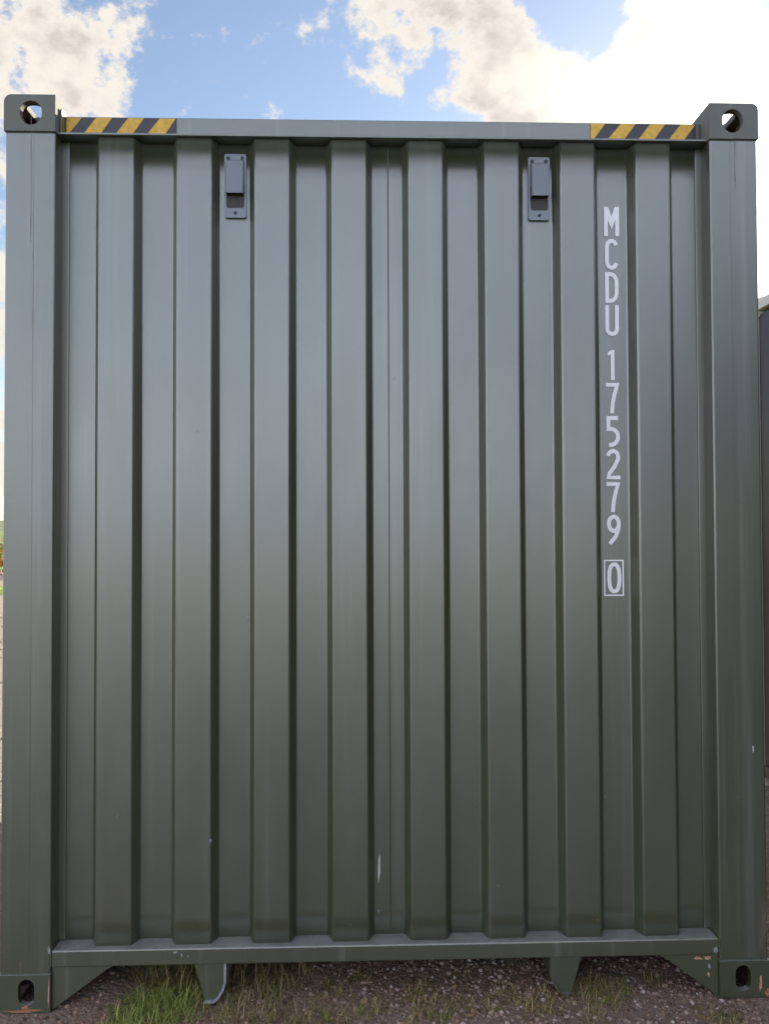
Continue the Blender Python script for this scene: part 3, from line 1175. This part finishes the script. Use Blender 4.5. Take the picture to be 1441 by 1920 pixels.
for _ in range(2200):
    x, y = random.uniform(-1.6, 1.6), random.uniform(-0.4, 0.3)
    k = 1.0 if -0.7 < x < -0.1 else 0.4
    if free(x, y) and random.random() < k and not (x < -0.85 and y > -.1):
        blade(m, x, y, random.uniform(0.02, 0.10), random.uniform(0.001, 0.0024), random.uniform(0, 6.28), random.uniform(0.9, 1.5), random.uniform(0, 0.5))
for _ in range(16):
    blade(m, random.uniform(-0.8, -0.3), random.uniform(0.0, 0.2), random.uniform(0.08, 0.14), 0.003, random.uniform(0, 6.28), random.uniform(0.1, 0.5), 0.3)
o = link('dry_stalks', m.mesh('dry_stalks', M_STRAW))
tag(o, 'dead straw coloured stalks lying on the earth', kind='stuff')
M_LEAF = island_mat('weed_leaf', [(0.0, (0.09, 0.13, 0.04)), (1.0, (0.30, 0.30, 0.06))], 0.5, 0.4, 0.3)
m = MB()
for cx, cy, n, s in ((0.68, -0.01, 5, 0.022), (0.76, 0.03, 6, 0.022), (-0.78, -0.02, 5, 0.026), (-0.20, -0.06, 5, 0.02), (1.03, -0.10, 7, 0.022), (0.16, -0.07, 6, 0.02)):
    for k in range(n):
        a = random.uniform(0, 6.28)
        blade(m, cx + random.uniform(-.01, .01), cy + random.uniform(-.01, .01), random.uniform(1.2, 2.0) * s, s * 0.5, a, random.uniform(0.5, 1.1), 0.6)
o = link('weeds', m.mesh('weeds', M_LEAF))
tag(o, 'small broad leaved weeds among the stones', kind='stuff')

M_DEAD = island_mat('dead_leaf', [(0.0, (0.10, 0.06, 0.03)), (0.6, (0.24, 0.15, 0.075)), (1.0, (0.36, 0.25, 0.12))], 0.8, 0.2)
m = MB()
for _ in range(150):
    x, y = random.uniform(-1.5, 1.5), random.uniform(-0.5, 0.35)
    if not free(x, y):
        continue
    s_ = random.uniform(0.006, 0.016)
    rot = Matrix.Rotation(random.uniform(0, 6.28), 3, 'Z') @ Matrix.Rotation(random.uniform(-0.7, 0.7), 3, 'X')
    c = Vector((x, y, gz(x, y) + 0.005))
    pts = [(-1, 0, 0.1), (-0.4, 0.5, -0.05), (0.4, 0.45, 0.0), (1.1, 0, 0.2), (0.4, -0.45, 0.25), (-0.4, -0.5, 0.2)]
    m.add([c + rot @ (Vector(p) * s_) for p in pts], [(0, 1, 2, 3), (0, 3, 4, 5)])
o = link('leaf_litter', m.mesh('leaf_litter', M_DEAD))
tag(o, 'dead brown leaves scattered on the earth', kind='stuff')

# ------------------------------------------------------------------ behind: verge, hedge, field, hill
M_FIELD = simple('field_grass', (0.11, 0.16, 0.045), 0.9, var=0.4, scale=0.6, spec=0.2)
M_VERGE = simple('verge_grass', (0.13, 0.19, 0.035), 0.9, var=0.35, scale=3, spec=0.2)
M_HILL = simple('hill_grass', (0.13, 0.16, 0.09), 0.95, var=0.3, scale=0.02, spec=0.1)
m = MB()
for i in range(41):
    x = -60 + i * 3
    m.v += [(x, 15.6 + 0.3 * noise.noise((x, 0, 0)), 0.006), (x, 17.6 + 0.5 * noise.noise((x, 9, 0)), 0.05), (x, 18.6, 0.006)]
for i in range(40):
    for k in range(2):
        a = i * 3 + k
        m.f.append((a, a + 3, a + 4, a + 1))
tag(link('grass_verge', m.mesh('grass_verge', M_VERGE, True)), 'bright green mown strip behind the yard', kind='structure')
m = MB()
for i in range(2600):
    x, y = random.uniform(-22, 2), random.uniform(15.7, 18.3)
    blade(m, x, y, random.uniform(0.06, 0.18), 0.02, random.uniform(0, 6.28), random.uniform(0, 0.6), 0.6, 0.02)
tag(link('grass', m.mesh('verge_blades', M_LUSH)), 'longer grass on the bright green verge', kind='stuff')
m = MB()
for i in range(31):
    x = -450 + i * 30
    m.v += [(x, 27.0, 0.008), (x, 120, 0.6), (x, 330, 1.5)]
for i in range(30):
    for k in range(2):
        a = i * 3 + k
        m.f.append((a, a + 3, a + 4, a + 1))
tag(link('field', m.mesh('field', M_FIELD, True)), 'pale green field beyond the hedge', kind='structure')
m = MB()  # unseen grass behind the camera, added to darken and green the wall reflections
for i in range(31):
    x = -450 + i * 30
    m.v += [(x, -5.2 + 0.6 * noise.noise((i, 3, 0)), 0.006), (x, -60, 0.012), (x, -420, 0.03)]
for i in range(30):
    for k in range(2):
        a = i * 3 + k
        m.f.append((a, a + 1, a + 4, a + 3))
tag(link('added_meadow', m.mesh('added_meadow', M_FIELD, True)), 'unseen green grass behind the camera, added to tint wall reflections', kind='structure')
m = MB()
cols, rows = 49, 8
for j in range(rows + 1):
    for i in range(cols + 1):
        x = -900 + 1800 * i / cols
        t = j / rows
        h = (9.5 + 4.0 * noise.noise((x * 0.004, 1.7, 0.3))) * math.sin(t * math.pi / 2) + 1.2
        m.v.append((x, 320 + 420 * t, h if j else 1.0))
for j in range(rows):
    for i in range(cols):
        a = j * (cols + 1) + i
        m.f.append((a, a + 1, a + cols + 2, a + cols + 1))
tag(link('hill', m.mesh('hill', M_HILL, True)), 'low green hill on the horizon', kind='structure')

hedge = bpy.data.objects.new('hedge', None)
COL.objects.link(hedge)
hedge.location = (0, 24, 0)
tag(hedge, 'orange brown autumn hedge along the far side of the yard, left edge', 'hedge')
M_HLEAF = island_mat('autumn_leaf', [(0.0, (0.10, 0.055, 0.02)), (0.45, (0.30, 0.15, 0.035)), (0.8, (0.42, 0.24, 0.06)), (1.0, (0.22, 0.22, 0.06))], 0.7, 0.3, 0.3)
M_TWIG = simple('hedge_twig', (0.10, 0.07, 0.05), 0.9)
lm, sm = MB(), MB()
for i in range(15000):
    x = random.uniform(-34, 12)
    y = random.gauss(0, 0.45)
    top = 1.35 + 0.25 * noise.noise((x * 0.6, 0, 2)) + 0.12 * noise.noise((x * 3, y * 3, 2))
    z = random.random() ** 0.8 * top * (1 - min(0.8, abs(y) * 0.4))
    s = random.uniform(0.05, 0.12)
    u = Vector((random.gauss(0, 1), random.gauss(0, 1), random.gauss(0, 1))).normalized()
    w = u.orthogonal().normalized()
    c = Vector((x, y, z))
    lm.add([c - u * s, c + w * s * 0.5, c + u * s, c - w * s * 0.5], [(0, 1, 2, 3)])
for i in range(260):
    x, y = random.uniform(-34, 12), random.gauss(0, 0.25)
    h = random.uniform(0.7, 1.45)
    dx, dy = random.gauss(0, 0.15), random.gauss(0, 0.15)
    r = random.uniform(0.008, 0.02)
    sm.add([(x - r, y, 0), (x + r, y, 0), (x, y + r * 1.6, 0), (x + dx, y + dy, h)], [(0, 1, 3), (1, 2, 3), (2, 0, 3)])
tag(part('foliage', lm, M_HLEAF, hedge), kind='stuff')
tag(part('stems', sm, M_TWIG, hedge), kind='stuff')
